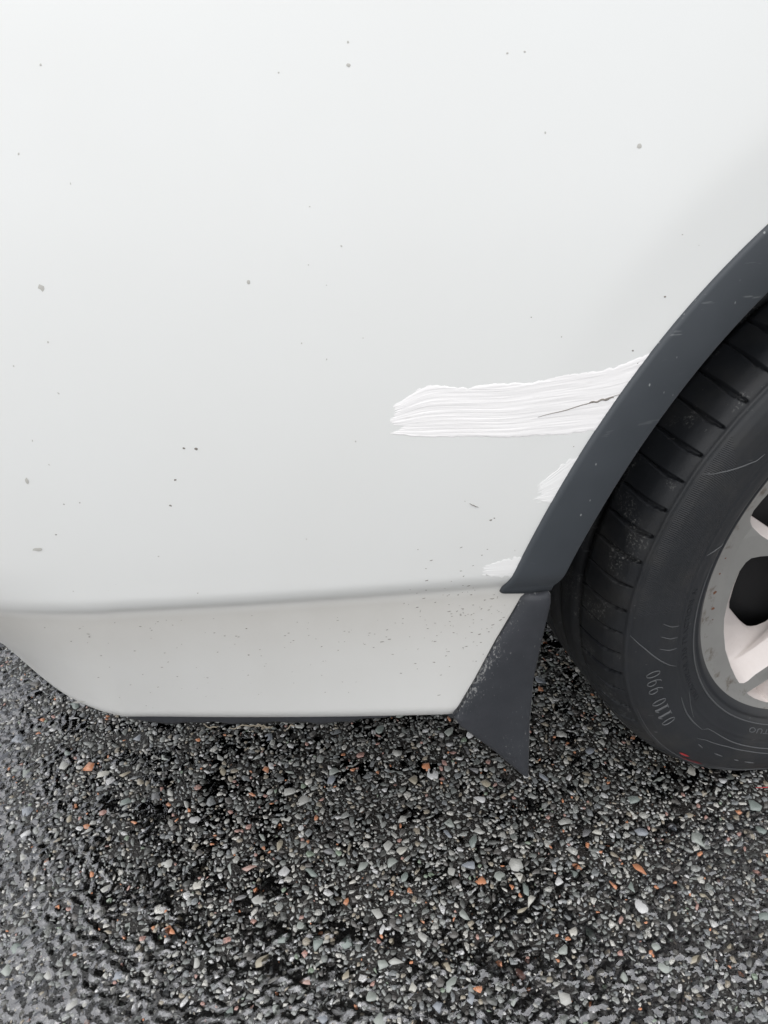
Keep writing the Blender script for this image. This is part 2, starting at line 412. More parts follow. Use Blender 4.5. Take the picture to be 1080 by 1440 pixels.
# corner of the bumper: the lower edge and the widest line, as plan curves starting at x = -0.78
S0 = .78
LOWC = np.array([(-.78, None), (-.812, None)], dtype=object)
low_pts = [(-.78, .0), (-.7900, .0855), (-.7965, .0897), (-.8084, .1009), (-.821, .1141), (-.8373, .1348), (-.8543, .1602), (-.8759, .1943), (-.8988, .2316), (-.925, .29), (-.94, .45), (-.945, .9), (-.945, 1.7)]
up_pts = [(-.78, .0), (-.83, .014), (-.88, .034), (-.93, .062), (-.98, .103), (-1.02, .160), (-1.045, .24), (-1.055, .34), (-1.06, .50), (-1.06, .90), (-1.06, 1.70)]
def plcurve(pts, t):
    P = np.array(pts, float); d = np.r_[0, np.cumsum(np.linalg.norm(np.diff(P, axis=0), axis=1))]; d /= d[-1]
    # Catmull-Rom through pts
    out = []
    for tt in np.atleast_1d(t):
        i = int(min(np.searchsorted(d, tt, side='right')-1, len(P)-2)); i = max(i, 0); u = (tt-d[i])/(d[i+1]-d[i])
        p0 = P[max(i-1, 0)]; p1 = P[i]; p2 = P[i+1]; p3 = P[min(i+2, len(P)-1)]
        h = d[i+1]-d[i]; m1 = (p2-p0)/(d[i+1]-d[max(i-1, 0)])*h; m2 = (p3-p1)/(d[min(i+2, len(P)-1)]-d[i])*h
        out.append((2*u**3-3*u**2+1)*p1+(u**3-2*u**2+u)*m1+(-2*u**3+3*u**2)*p2+(u**3-u**2)*m2)
    return np.array(out)

zrows = np.concatenate([np.arange(ZBOT, .46, .003), np.arange(.46, 1.0, .008)])
xs = np.concatenate([np.linspace(1.2, .50, 15)[:-1], np.linspace(.50, -.10, 61)[:-1], np.linspace(-.10, -.55, 151)[:-1], np.linspace(-.55, -S0, 47)])
tc = np.concatenate([np.linspace(0, .35, 60)[1:], np.linspace(.35, 1, 40)[1:]])
low_pts[0] = (-.78, float(BY(-.78, ZBOT)))
up_pts = [(x, y+float(BY(-.78, .45))) for x, y in up_pts]
def with_lead(pts, z):
    P = [(-.74, float(BY(-.74, z)))]+list(pts); A = np.array(P); dd = np.r_[0, np.cumsum(np.linalg.norm(np.diff(A, axis=0), axis=1))]; f = dd[1]/dd[-1]
    return plcurve(P, f+(1-f)*tc)
lowc = with_lead(low_pts, ZBOT); upc = with_lead(up_pts, .45)
cols_ = []
for x in xs: cols_.append(np.stack([np.full(len(zrows), x), BY(x, zrows), zrows], -1))
wz = sst(.24, .47, zrows)[:, None]
y0 = BY(-S0, zrows); yl = BY(-S0, ZBOT); yh = float(BY(-S0, .45))
rl = (1-.7*(1-float(sst(-.90, -.74, -.78))))*.0080*np.clip((.430-zrows)/.019, 0, 1)**1.8; yc0 = y0.copy()
for i in range(len(tc)):
    k = (tc[i]); y0 = yc0-.8*rl*float(sst(0, .07, k))
    lo = np.stack([np.full(len(zrows), lowc[i, 0]), lowc[i, 1]+(y0-yl)*np.exp(-8*k)], -1)
    hi = np.stack([np.full(len(zrows), upc[i, 0]), upc[i, 1]-up_pts[0][1]+y0], -1)
    p = lo*(1-wz)+hi*wz; cols_.append(np.concatenate([p, zrows[:, None]], 1))
G = np.array(cols_); nu, nv = G.shape[:2]
F = grid(nu, nv); C = G.reshape(-1, 3)[F].mean(1)
r_ = np.hypot(C[:, 0], C[:, 2]-HUBZ)
xl_line = np.interp(C[:, 2], [.2642, .2744, .3079, .3525, .3960, .402], [-.4962, -.4921, -.4796, -.4648, -.4478, -.447])+.009
keep = (r_ > .449) & ~((C[:, 2] < .41) & (C[:, 0] > xl_line) & (C[:, 0] < .45))
V, F2 = compact(G.reshape(-1, 3), F[keep])
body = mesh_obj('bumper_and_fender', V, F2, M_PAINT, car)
# return lip along the lower edge, the shoulder, the top and the far side, so that the car is a closed body
edge = G[:, 0]; left = [i for i in range(nu) if edge[i, 0] < -.47]
E0 = edge[left]; cen = np.array([-.2, .9]); inn = E0.copy(); dv = cen-E0[:, :2]; dv /= np.linalg.norm(dv, axis=1)[:, None]
def ins(d, z): q = E0.copy(); q[:, :2] += dv*d; q[:, 2] = z; return q
L_ = np.stack([E0, ins(.003, ZBOT-.0022), ins(.010, ZBOT-.002)], 1)
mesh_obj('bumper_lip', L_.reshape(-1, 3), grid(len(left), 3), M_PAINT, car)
top = G[:, -1]; rows = [top]
for d, dz in ((.01, .02), (.03, .04), (.07, .055), (.20, .06)):
    q = top.copy(); c2 = np.stack([np.clip(top[:, 0], -.7, 1.2), np.full(nu, .87)], -1)-top[:, :2]; c2 /= np.linalg.norm(c2, axis=1)[:, None]+1e-9
    q[:, :2] += c2*d; q[:, 2] += dz; rows.append(q)
T_ = np.stack(rows, 1); mesh_obj('shoulder', T_.reshape(-1, 3), grid(nu, len(rows)), M_PAINT, car)
def box(name, a, b, mat, parent):
    x0, y0_, z0 = a; x1, y1, z1 = b
    V = [(x, y, z) for z in (z0, z1) for y in (y0_, y1) for x in (x0, x1)]
    return mesh_obj(name, V, [(0, 2, 3, 1), (4, 5, 7, 6), (0, 1, 5, 4), (2, 6, 7, 3), (0, 4, 6, 2), (1, 3, 7, 5)], mat, parent, smooth=False)
box('deck', (-.88, .14, .95), (1.2, 1.72, 1.058), M_PAINT, car)
box('far_side_panel', (-1.02, 1.70, .26), (1.2, 1.75, 1.0), M_PAINT, car)
box('underbody', (-.80, .36, .262), (1.2, 1.69, .30), M_DARK, car)
box('underbody', (-.80, .13, .262), (-.47, .36, .30), M_DARK, car)
box('underbody', (.47, .05, .262), (1.2, .36, .30), M_DARK, car)
# lower black valance under the painted edge
nL = len(left); tt = np.clip((-.485-E0[:, 0])/.12, 0, 1)*np.clip((E0[:, 0]+.815)/.055, 0, 1)
drop = (.003+.018*sst(0, 1, tt)); drop = drop*(1+.06*np.sin(E0[:, 0]*90)+.05*np.sin(E0[:, 0]*233))
v0 = ins(.006, ZBOT+.004); v1 = ins(.0065, ZBOT); v1[:, 2] = ZBOT-drop*.6; v2 = ins(.012, ZBOT); v2[:, 2] = ZBOT-drop; v3 = ins(.10, ZBOT-.0); v3[:, 2] = ZBOT-drop*.6
mesh_obj('valance', np.stack([v0, v1, v2, v3], 1).reshape(-1, 3), grid(nL, 4), M_UNDER, car)

# wheel arch trim
th = np.concatenate([np.linspace(0, PI, 260)])
sec = [(.4275, .022), (.4273, .004), (.4273, -.0026), (.4279, -.0035), (.4292, -.0039), (.448, -.0044), (.4650, -.0039), (.4670, -.0034), (.4679, -.0022), (.4682, .004)]
V = []
for t in th:
    for r, off in sec:
        bl = math.exp(-min(t, PI-t)/.16); r = r+bl*((r-.4275)/.04*.0035+.0018); a0 = math.asin((.0772+(r-.428)*.09)/r); a = a0+(PI-2*a0)*t/PI; x = -r*math.cos(a); z = HUBZ+r*math.sin(a)
        rr = .449 if r < .449 else r; y = float(BY(-rr*math.cos(a), HUBZ+rr*math.sin(a)))
        V.append((x, y+off, z))
ns = len(sec); F = [tuple(f) for f in grid(len(th), ns)]
F += [tuple(range(ns)), tuple(range((len(th)-1)*ns, len(th)*ns))[::-1]]
trim = mesh_obj('wheel_arch_trim', V, F, M_TRIM, car)

# wheel well liner: an arched shell with an inner wall
V = []; th = np.linspace(R(-14), PI+R(14), 90)
for t in th:
    for r, y in ((.430, -.012), (.434, .03), (.436, .16), (.432, .30), (.10, .31)): V.append((-r*math.cos(t), y, HUBZ+r*math.sin(t)))
mesh_obj('wheel_well_liner', V, grid(90, 5), M_DARK, car)

# mud flap
zl = [.1712, .1735, .1762, .2096, .2511, .2642, .2744, .3079, .3525, .3880, .3975, .4030]; xl = [-.4215, -.4250, -.4278, -.4531, -.4891, -.4962, -.4921, -.4796, -.4648, -.4512, -.4478, -.4440]
zr = [.1712, .1722, .2451, .2999, .3508, .3900, .3985, .4030]; xr = [-.4182, -.4183, -.4244, -.4267, -.4246, -.4222, -.4230, -.4258]
zz = np.unique(np.concatenate([np.linspace(.1712, .4030, 90), zl])); nU = 40
V = []; wear_and_edge_light = []
for z in zz:
    a = np.interp(z, zl, xl); b = np.interp(z, zr, xr)
    for k in range(nU):
        u = (k/(nU-1)); x = a+(b-a)*u; wdt = b-a; dl, dr = u*wdt, (1-u)*wdt
        dt = .4030-z
        y = float(BY(x, min(max(z, .305), .385)))-.0055
        y += .0042*math.exp(-dl/.0025)+.0035*math.exp(-dr/.0022)-.0025*math.sin(PI*u)+.0045*math.exp(-dt/.0035)
        V.append((x, y, z))
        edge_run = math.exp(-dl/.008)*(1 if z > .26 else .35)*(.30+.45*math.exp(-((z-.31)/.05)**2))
        wear_and_edge_light.append(max(edge_run, 1.0*math.exp(-dr/.0010), .5*math.exp(-dt/.003), .25*math.exp(-((z-.22)/.03)**2-((x+.44)/.02)**2)))  # right-edge term is a painted highlight, the others are scuffs
nz = len(zz); V = np.array(V); back = V.copy(); back[:, 1] += .0035
F = [tuple(f) for f in grid(nz, nU)]; n0 = len(V); F += [tuple(i+n0 for i in f[::-1]) for f in F]
bd = [i*nU for i in range(nz)]; F += [(bd[i], bd[i+1], bd[i+1]+n0, bd[i]+n0) for i in range(nz-1)]
bd = [i*nU+nU-1 for i in range(nz)]; F += [(bd[i+1], bd[i], bd[i]+n0, bd[i+1]+n0) for i in range(nz-1)]
F += [(i+1, i, i+n0, i+1+n0) for i in range(nU-1)]; q = (nz-1)*nU; F += [(q+i, q+i+1, q+i+1+n0, q+i+n0) for i in range(nU-1)]
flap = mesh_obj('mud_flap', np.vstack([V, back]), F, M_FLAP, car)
at = flap.data.attributes.new('wear_and_edge_light', 'FLOAT', 'POINT'); at.data.foreach_set('value', np.array(wear_and_edge_light+[0]*n0, np.float32))
# its small inner bracket, showing at the corner by the bumper edge
V = [(-.512, .006, .268), (-.492, -.006, .268), (-.489, -.009, .250), (-.500, -.001, .254)]; V += [(x, y+.02, z) for x, y, z in V]
mesh_obj('flap_bracket', V, [(0, 1, 2, 3), (7, 6, 5, 4), (0, 3, 7, 4), (1, 5, 6, 2), (3, 2, 6, 7), (0, 4, 5, 1)], M_FLAP, flap, smooth=False)

# brushed-on white touch-up paint
def smear(top, bot, seed, x1, tongue, rise, lab):
    g = np.random.default_rng(seed); x0 = min(top[0][0], bot[0][0])
    n_u = int((x1-x0)/.00045); n_v = 130
    u = np.linspace(x0, x1, n_u); v = np.linspace(-.12, 1.12, n_v)
    tp = np.interp(u, *zip(*top)); bt = np.interp(u, *zip(*bot))
    kk = 25; sm_ = lambda a_: np.convolve(np.pad(a_, kk, 'edge'), np.ones(2*kk+1)/(2*kk+1), 'valid')
    tp, bt = sm_(sm_(tp)), sm_(sm_(bt))
    U, Vv = np.meshgrid(u, v, indexing='ij'); Z = bt[:, None]+(tp-bt)[:, None]*Vv
    hgt = (tp-bt).mean()
    f1 = waves(30, .0020, .0065, seed+1, (.035, 1)); f2 = waves(16, .007, .02, seed+2, (.10, 1)); f3 = waves(12, .0009, .0020, seed+3, (.03, 1)); f4 = waves(14, .002, .006, seed+5, (.5, .5))
    q = Vv*hgt
    rid = f1(U, q); r3 = f3(U, q); big_ = f2(U, q)
    rid = np.tanh(rid*1.1)
    tg = (np.abs(f1(0*U+.3, q))*.5+.5*f2(0*U, q))*tongue
    dleft = (U-x0)-tongue*.6-tg
    ev = np.minimum(Vv, 1-Vv)*hgt+(.00035 if rise > .0002 else .0007)*f4(U, q)+.0008*f2(U*2, q)
    d = np.minimum(np.maximum(dleft, -.02)*.30, ev)
    holes = rise*(.65+.35*big_)+.00022*rid
    h = np.clip(d/.0010, 0, 1)**.7*(rise+rise*(.25*rid+.13*r3+.22*big_))-.00004*(1-np.clip(d/.0015, 0, 1))
    Yb = BY(U, Z)-h
    F = grid(n_u, n_v); hc = h.reshape(-1)[F].mean(1); rc = np.hypot(U.reshape(-1)[F].mean(1), Z.reshape(-1)[F].mean(1)-HUBZ)
    k = (hc > .00002) & (rc > .459) & (d.reshape(-1)[F].mean(1) > -.0002)
    VV, FF = compact(np.stack([U, Yb, Z], -1).reshape(-1, 3), F[k])
    o = mesh_obj('paint_smear', VV, FF, M_PUTTY if rise > .0002 else M_THIN, car); o['label'] = lab; return o
smear([(-.557, .5740), (-.5500, .5800), (-.5431, .5865), (-.5350, .5921), (-.5257, .5913), (-.5118, .5895), (-.4993, .5898), (-.4843, .5875), (-.4698, .5893), (-.4548, .5916), (-.4323, .5932), (-.4051, .5948), (-.3952, .5964), (-.3844, .6015), (-.37, .606)],
      [(-.557, .5600), (-.5470, .5560), (-.5341, .5530), (-.5194, .5540), (-.5006, .5520), (-.4738, .5486), (-.4581, .5497), (-.4381, .5487), (-.4179, .5486), (-.37, .5478)], 31, -.375, .0030, .00024, 'long brushed streak of white touch-up paint with ridges')
smear([(-.4530, .5010), (-.4500, .5050), (-.4448, .5125), (-.4397, .5210), (-.4322, .5262), (-.4227, .5290), (-.414, .545)],
      [(-.4530, .4955), (-.4415, .4950), (-.4356, .4925), (-.41, .4915)], 47, -.414, .0045, .00016, 'small thin dab of white touch-up paint')
smear([(-.4900, .4375), (-.4862, .4390), (-.4785, .4420), (-.4702, .4444), (-.4577, .4448), (-.440, .4460)],
      [(-.4900, .4325), (-.4816, .4298), (-.4725, .4255), (-.44, .4240)], 59, -.443, .0045, .00015, 'faint lowest dab of white touch-up paint')

def scratch(pts, rad):
    V, F = tube([(x, float(BY(x, z))-.00035, z) for x, z in pts], rad, 5, taper=True); mesh_obj('scratch', V, F, M_SPECK, car)
def onl(x0, z0, x1, z1, wob): return [(x0+(x1-x0)*i/12, z0+(z1-z0)*i/12+wob*math.sin(i*1.3)) for i in range(13)]
scratch(onl(-.455, .5640, -.392, .5760, .0003), .00035); scratch(onl(-.418, .5715, -.400, .5735, .0006), .0007)
scratch(onl(-.50, .4985, -.493, .4945, .0002), .0003)
# specks of grit and chips on the paint
def specks(name, lst, mat, off=.0003):
    parts = []
    for x, z, a, b, an in lst:
        n = 9; V = [(x, float(BY(x, z))-off*1.6, z)]
        for k in range(n):
            t = 2*PI*k/n; rr = random.uniform(.65, 1.15); u, v_ = a*rr*math.cos(t), b*rr*math.sin(t)
            px, pz = x+u*math.cos(an)-v_*math.sin(an), z+u*math.sin(an)+v_*math.cos(an); V.append((px, float(BY(px, pz))-off*.4, pz))
        parts.append((V, [(0, 1+k, 1+(k+1) % n) for k in range(n)]))
    V, F = join_parts(parts); o = mesh_obj(name, V, F, mat, car); o['kind'] = 'stuff'; return o
SP = [(-.6003, .7044, .8), (-.6036, .6715, .7), (-.5937, .6592, .6), (-.6855, .5541, 1.8), (-.6932, .555, 1.3), (-.7021, .5315, 1.4), (-.7083, .5112, 1.4), (-.7885, .491, .9), (-.3659, .6806, 1.0), (-.3522, .673, .6), (-.3714, .6414, 1.3), (-.39, .6063, 1.1), (-.4839, .7817, 1.2), (-.4739, .7824, 1.0),
      (-.4643, .634, .6), (-.778, .5158, .7), (-.7675, .5165, .7), (-.7875, .4394, .6), (-.6667, .385, 1.0), (-.6673, .353, 1.2), (-.6695, .327, .8), (-.817, .3987, .9), (-.8013, .3805, .9), (-.7541, .3321, .7), (-.4998, .406, 1.0), (-.4828, .4823, 1.5), (-.5363, .4603, .6), (-.4259, .5387, .7), (-.5032, .5007, .5), (-.385, .597, .9), (-.4802, .4838, 1.0)]
lst = [(x, z, .0008*s, .00055*s, random.uniform(-.4, .4)) for x, z, s in SP if z < .65]
UP = [(x, z, 0.0007*s, .0005*s, 0) for x, z, s in SP if z >= .65]
for _ in range(150):
    x = -.455-abs(random.gauss(0, .05)); z = random.gauss(.385, .035)
    if z < .262 or z > .48 or (x > np.interp(z, [.25, .3, .39, .41], [-.495, -.485, -.455, -.475])): continue
    s = random.uniform(.25, .75); lst.append((x, z, .0022*s*random.uniform(.5, 1.2), .0006*s, random.gauss(.1, .25)))
for _ in range(110):
    x = random.uniform(-.80, -.47); z = .40-abs(random.gauss(0, .045))
    if z < .265 or x > np.interp(z, [.25, .3, .39], [-.495, -.485, -.46]): continue
    s = random.uniform(.2, .6); lst.append((x, z, .0018*s, .0006*s, random.gauss(.05, .2)))
specks('grit_specks', lst, M_SPECK)
lst = [(-.8037, .4789, .0032, .0019, 0), (-.7603, .6623, .0018, .0022, .5), (-.4015, .7326, .0022, .0016, 0), (-.6401, .6624, .0012, .0012, 0), (-.8123, .2947, .0060, .0018, .1), (-.7978, .5352, .001, .0025, 0), (-.573, .7766, .0012, .001, 0)]
lst += UP
for _ in range(22): lst.append((random.uniform(-.8, -.42), random.uniform(.42, .8), random.uniform(.0004, .0011), random.uniform(.0003, .0008), random.uniform(0, 3)))
lst = [l for l in lst if math.hypot(l[0], l[1]-HUBZ) > .475]
specks('faint_specks', lst, M_FAINT, .0002)

# ------------------------------------------------------------------ wheel
wheel = empty('wheel', (0, 0, HUBZ), car)
prf = [(.216, .030), (.220, .014), (.2255, .0065), (.2295, .0030), (.2325, .0012), (.2345, .0022), (.2365, .0005), (.2400, -.0020), (.248, -.0045), (.2560, -.0062), (.2590, -.0072), (.2605, -.0068), (.264, -.0078), (.275, -.0098), (.285, -.0105), (.295, -.0098), (.304, -.0076), (.3105, -.0040), (.3135, -.0014), (.3150, -.0016), (.3165, -.0004), (.3168, .0012), (.3185, .0035), (.3225, .0090), (.3275, .0190), (.3300, .0300), (.3318, .0420), (.3328, .0560),
       (.3329, .0575), (.3270, .0590), (.3265, .0660), (.3328, .0680), (.3335, .0800), (.3338, .0960), (.3280, .0975), (.3280, .1055), (.3338, .1070), (.3338, .1300), (.3280, .1315), (.3280, .1395), (.3332, .1410), (.3325, .165), (.331, .185), (.322, .205), (.305, .215), (.27, .218), (.235, .212), (.216, .200)]
P = np.array(prf); d = np.r_[0, np.cumsum(np.linalg.norm(np.diff(P, axis=0), axis=1))]
def step_for(s): return .0011 if s < .165 else .006
t = [0.0]
while t[-1] < d[-1]: t.append(t[-1]+step_for(t[-1]))
t = np.unique(np.clip(np.array(t), 0, d[-1])); pr = np.interp(t, d, P[:, 0]); py = np.interp(t, d, P[:, 1])
k3 = np.array([.25, .5, .25]); sm = t < .135; sh_ = (pr > .3172) & (py < .050) & (py > .0008)
for _ in range(14):
    a1 = np.convolve(np.pad(pr, 1, 'edge'), k3, 'valid'); a2 = np.convolve(np.pad(py, 1, 'edge'), k3, 'valid'); pr = np.where(sh_, a1, pr); py = np.where(sh_, a2, py)
prs = np.convolve(np.pad(pr, 1, 'edge'), k3, 'valid'); pys = np.convolve(np.pad(py, 1, 'edge'), k3, 'valid'); pr = np.where(sm, prs, pr); py = np.where(sm, pys, py)
ang = np.concatenate([np.arange(126, 264, .17), np.arange(264, 486, 1.2)]); A_, T = np.meshgrid(ang, t, indexing='ij')
RR = np.broadcast_to(pr, A_.shape).copy(); YYt = np.broadcast_to(py, A_.shape).copy()
# lateral grooves on the shoulder: wide and blunt at the outer end, tapering inward
jit = np.random.default_rng(5).normal(0, .28, 80)
cell = np.floor((A_-2-2.5)/5.0).astype(int); cenA = cell*5.0+2+5.0+jit[cell % 80]; yc = YYt
slant = .55*((yc-.004)/.07)
da = np.abs(A_-(cenA-2.5+2.5-2.5)-slant+0)            # degrees from the groove axis
half = .14+.80*np.clip(1-np.abs(yc-.016)/.042, 0, 1)**1.3
alive = sst(.0015, .0075, yc)*(1-sst(.066, .072, yc))*(t < .20)[None, :]
depth = .0058*alive*np.clip((half-da)/.13, 0, 1)
RR -= depth*(RR > .300)
edge_lip = .0004*alive*np.exp(-((da-half-.12)/.10)**2); RR += edge_lip*(RR > .3)
# shallow wavy wear and flat spots
RR += (.00025*np.sin(R(1)*A_*17)+.0002*np.sin(R(1)*A_*41+yc*90))*(RR > .3)
X = RR*np.cos(np.radians(A_)); Z = RR*np.sin(np.radians(A_)); Yt = YYt.copy()
zz_ = Z+HUBZ; squash = np.clip(.020-zz_, 0, .03); Yt -= squash*.35*(Yt < .10); Z = np.where(zz_ < .0008, .0008-HUBZ, Z)
tyre = mesh_obj('tyre', np.stack([X, Yt, Z], -1).reshape(-1, 3), grid(len(ang), len(t), True), M_TYRE, wheel)
at = tyre.data.attributes.new('tread', 'FLOAT', 'POINT'); at.data.foreach_set('value', ((Yt > .003) & (RR > .3)).astype(np.float32).ravel())
hatch = ((RR > .262) & (RR < .311) & (YYt < .01) & (A_ > 152+((RR-.27)*-170)) & (A_ < 180)).astype(np.float32)
at = tyre.data.attributes.new('hatch', 'FLOAT', 'POINT'); at.data.foreach_set('value', hatch.ravel())
side = (P[:, 1] < .012) & (P[:, 0] < .32); pr_s, py_s = P[3:23, 0], P[3:23, 1]; oo = np.argsort(pr_s)
def sy(r): return float(np.interp(r, pr_s[oo], py_s[oo]))
def pol(r, a, off=0): 
    z = r*math.sin(R(a)); q = max(0, .020-(z+HUBZ)); return (r*math.cos(R(a)), sy(r)-off-q*.35, z)
def ridge(pts, rad=.0006, n=40, taper=True):
    rad = rad*1.2
    p = np.array(pts, float); d = np.r_[0, np.cumsum(np.hypot(np.diff(p[:, 0]), np.radians(np.diff(p[:, 1]))*.28))]; q = np.linspace(0, d[-1], n)
    return tube([pol(np.interp(x, d, p[:, 0]), np.interp(x, d, p[:, 1]), rad*.15) for x in q], rad, 6, taper=taper)
# moulded lines
rd = [ridge([(.3126, 184.7), (.2988, 188.0), (.2825, 192.5), (.2709, 195.6), (.2633, 197.2)]),
      ridge([(.2667, 208.1), (.2701, 214.5), (.2705, 218.9), (.27, 224.0)], .0007),
      ridge([(.27, 224), (.2655, 225.8), (.2650, 228.5), (.2656, 231.3), (.2678, 238.2), (.2689, 244.1), (.2707, 252.2), (.272, 262)], .0007, 60),
      ridge([(.2814, 224.7), (.2775, 228.0), (.2745, 236.7), (.2752, 245.3), (.2779, 253.3), (.28, 262)], .0006, 60),
      ridge([(.3128, 152.2), (.3058, 151.4), (.2897, 148.8), (.2747, 145.9), (.2716, 144.1)], .0006),
      ridge([(.2564, 167.2), (.2456, 165.8), (.2340, 164.7)], .0005), ridge([(.2560, 208.5), (.2670, 218)], .0004),
      ridge([(.286, 227), (.2875, 229.5)], .0007), ridge([(.288, 234.5), (.2885, 237.8)], .0007), ridge([(.290, 242.5), (.2905, 244.2)], .0007), ridge([(.2915, 246.5), (.293, 250)], .0007)]
for a in (183, 186.3, 189.6): rd.append(ridge([(.262, a+2), (.272, a+1.2), (.284, a-.6)], .00045, 16))
for r0 in (.2398,): rd.append(ridge([(r0, 170), (r0, 262)], .0008, 120))
for r0, a0, a1 in ((.3125, 205, 262), (.3085, 236, 262)): rd.append(ridge([(r0, a0), (r0+.002, a1)], .0004, 80))
V, F = join_parts(rd); mesh_obj('moulded_line', V, F, M_LET, tyre)
# outlined figures, tops outward, read from below upward
def arc(cx, cy, rx, ry, a0, a1, n=14): return [(cx+rx*math.cos(R(a0+(a1-a0)*i/n)), cy+ry*math.sin(R(a0+(a1-a0)*i/n))) for i in range(n+1)]
GL = {'0': [arc(.5, .5, .36, .5, 0, 360, 22)], '1': [[(.2, .80), (.55, 1), (.55, 0)], [(.2, 0), (.9, 0)], [(.72, 1), (.72, .0)]],
      '9': [arc(.5, .68, .34, .32, 0, 360, 20), [(.84, .68), (.80, .30), (.55, .02), (.32, -.02)]]}
pl = []; a = 213.6
for ch in '0110 990':
    if ch != ' ':
        for st in GL[ch]: pl.append(ridge([(.2835+.0145*y, a-2.0*x) for x, y in st], .00048, 26, False))
    a -= 2.55 if ch != ' ' else 1.6
V, F = join_parts(pl); mesh_obj('sidewall_figures', V, F, M_LET, tyre)
# small lettering around the bead
def rim_text(body, r0, h, a0, a1, name, mat, off):
    cu = bpy.data.curves.new('txt', 'FONT'); cu.body = body; cu.extrude = .02; cu.space_character = 1.15
    ob = bpy.data.objects.new('txt', cu); col.objects.link(ob); bpy.context.view_layer.update()
    me = bpy.data.meshes.new_from_object(ob.evaluated_get(bpy.context.evaluated_depsgraph_get()))
    co = np.array([v.co[:] for v in me.vertices]); fs = [tuple(p.vertices) for p in me.polygons]
    bpy.data.objects.remove(ob); bpy.data.curves.remove(cu); bpy.data.meshes.remove(me)
    x = (co[:, 0]-co[:, 0].min())/np.ptp(co[:, 0]); y = co[:, 1]/.7; zc = co[:, 2]
    V = [pol(r0+h*yy, a0+(a1-a0)*xx, off if z > 0 else -.0005) for xx, yy, z in zip(x, y, zc)]
    return mesh_obj(name, V, fs, mat, tyre, smooth=False)
rim_text('TREADWEAR 320 TRACTION A', .2490, .0060, 214, 176, 'sidewall_lettering', M_LETD, .0003)
rim_text('OUTSIDE', .2450, .0062, 241, 257, 'sidewall_lettering', M_LET, .0005)
# red rub marks low on the sidewall
def patch(name, pts, mat, parent, off=.0004):
    V = [pol(r, a, off) for r, a in pts]; c = np.mean(V, axis=0); V = [tuple(c)]+V; n = len(pts)
    return mesh_obj(name, V, [(0, 1+k, 1+(k+1) % n) for k in range(n)], mat, parent)
patch('red_mark', [(.3075, 226.0), (.3085, 227.2), (.3075, 229.0), (.3055, 229.6), (.3048, 228.2), (.3058, 226.6)], M_RED, tyre)
patch('red_mark', [(.3130, 228.5), (.3135, 231), (.3130, 235.0), (.3095, 236.0), (.3085, 233.4), (.3105, 230.0)], M_REDS, tyre)

# rim: barrel and flange by lathe, a face plate with windows, pockets behind them
def lathe(pts, n, a0=0, a1=360):
    a = np.radians(np.linspace(a0, a1, n, endpoint=(a1-a0) < 360)); V = [(r*math.cos(t), y, r*math.sin(t)) for t in a for r, y in pts]
    return np.array(V), [tuple(f) for f in grid(n, len(pts), (a1-a0) >= 360)]
rim = empty('rim', (0, 0, 0), wheel)
fl = [(.2190, .040), (.2210, .016), (.2262, .0120), (.2284, .0095), (.2284, .0076), (.2272, .0066), (.2250, .0074), (.2215, .0088), (.2180, .0102)]
V, F = lathe(fl, 360); flg = mesh_obj('rim_flange', V, F, M_RIM, rim)
V, F = lathe([(.2180, .0150), (.216, .030), (.205, .060), (.190, .075), (.188, .16), (.212, .19), (.216, .205)], 180); mesh_obj('rim_barrel', V, F, M_DARK, rim)
# window outline, symmetric about its middle direction 203 deg
WIN = [(-.1580, .0190), (-.1700, .0200), (-.1755, .0160), (-.1804, .0056), (-.1830, -.012), (-.1832, -.035), (-.1815, -.0545), (-.1775, -.0725), (-.1690, -.0998), (-.1555, -.1269), (-.1442, -.1462), (-.1375, -.1555), (-.1300, -.1585), (-.1236, -.1580), (-.1127, -.1540), (-.0966, -.1448), (-.060, -.118), (-.046, -.100), (-.046, -.080), (-.060, -.035), (-.090, .000), (-.105, .009), (-.146, .0165)]
HOL = [(-.1320, -.0150), (-.1345, -.0220), (-.1352, -.0346), (-.1368, -.0524), (-.1366, -.076), (-.1332, -.0883), (-.1245, -.0985), (-.1161, -.1083), (-.1075, -.118), (-.0987, -.1262), (-.0930, -.131), (-.0866, -.1334), (-.0780, -.1345), (-.0663, -.1320), (-.050, -.120), (-.040, -.105), (-.034, -.095), (-.032, -.085), (-.034, -.070), (-.050, -.040), (-.080, -.015), (-.095, -.010), (-.120, -.0100)]
def rot2(p, a): c, s_ = math.cos(a), math.sin(a); return (p[0]*c-p[1]*s_, p[0]*s_+p[1]*c)
FY = .018
def bulge(r): return FY-.008*max(0, (r-.19)/.0285)+.012*max(0, (.17-r)/.17)
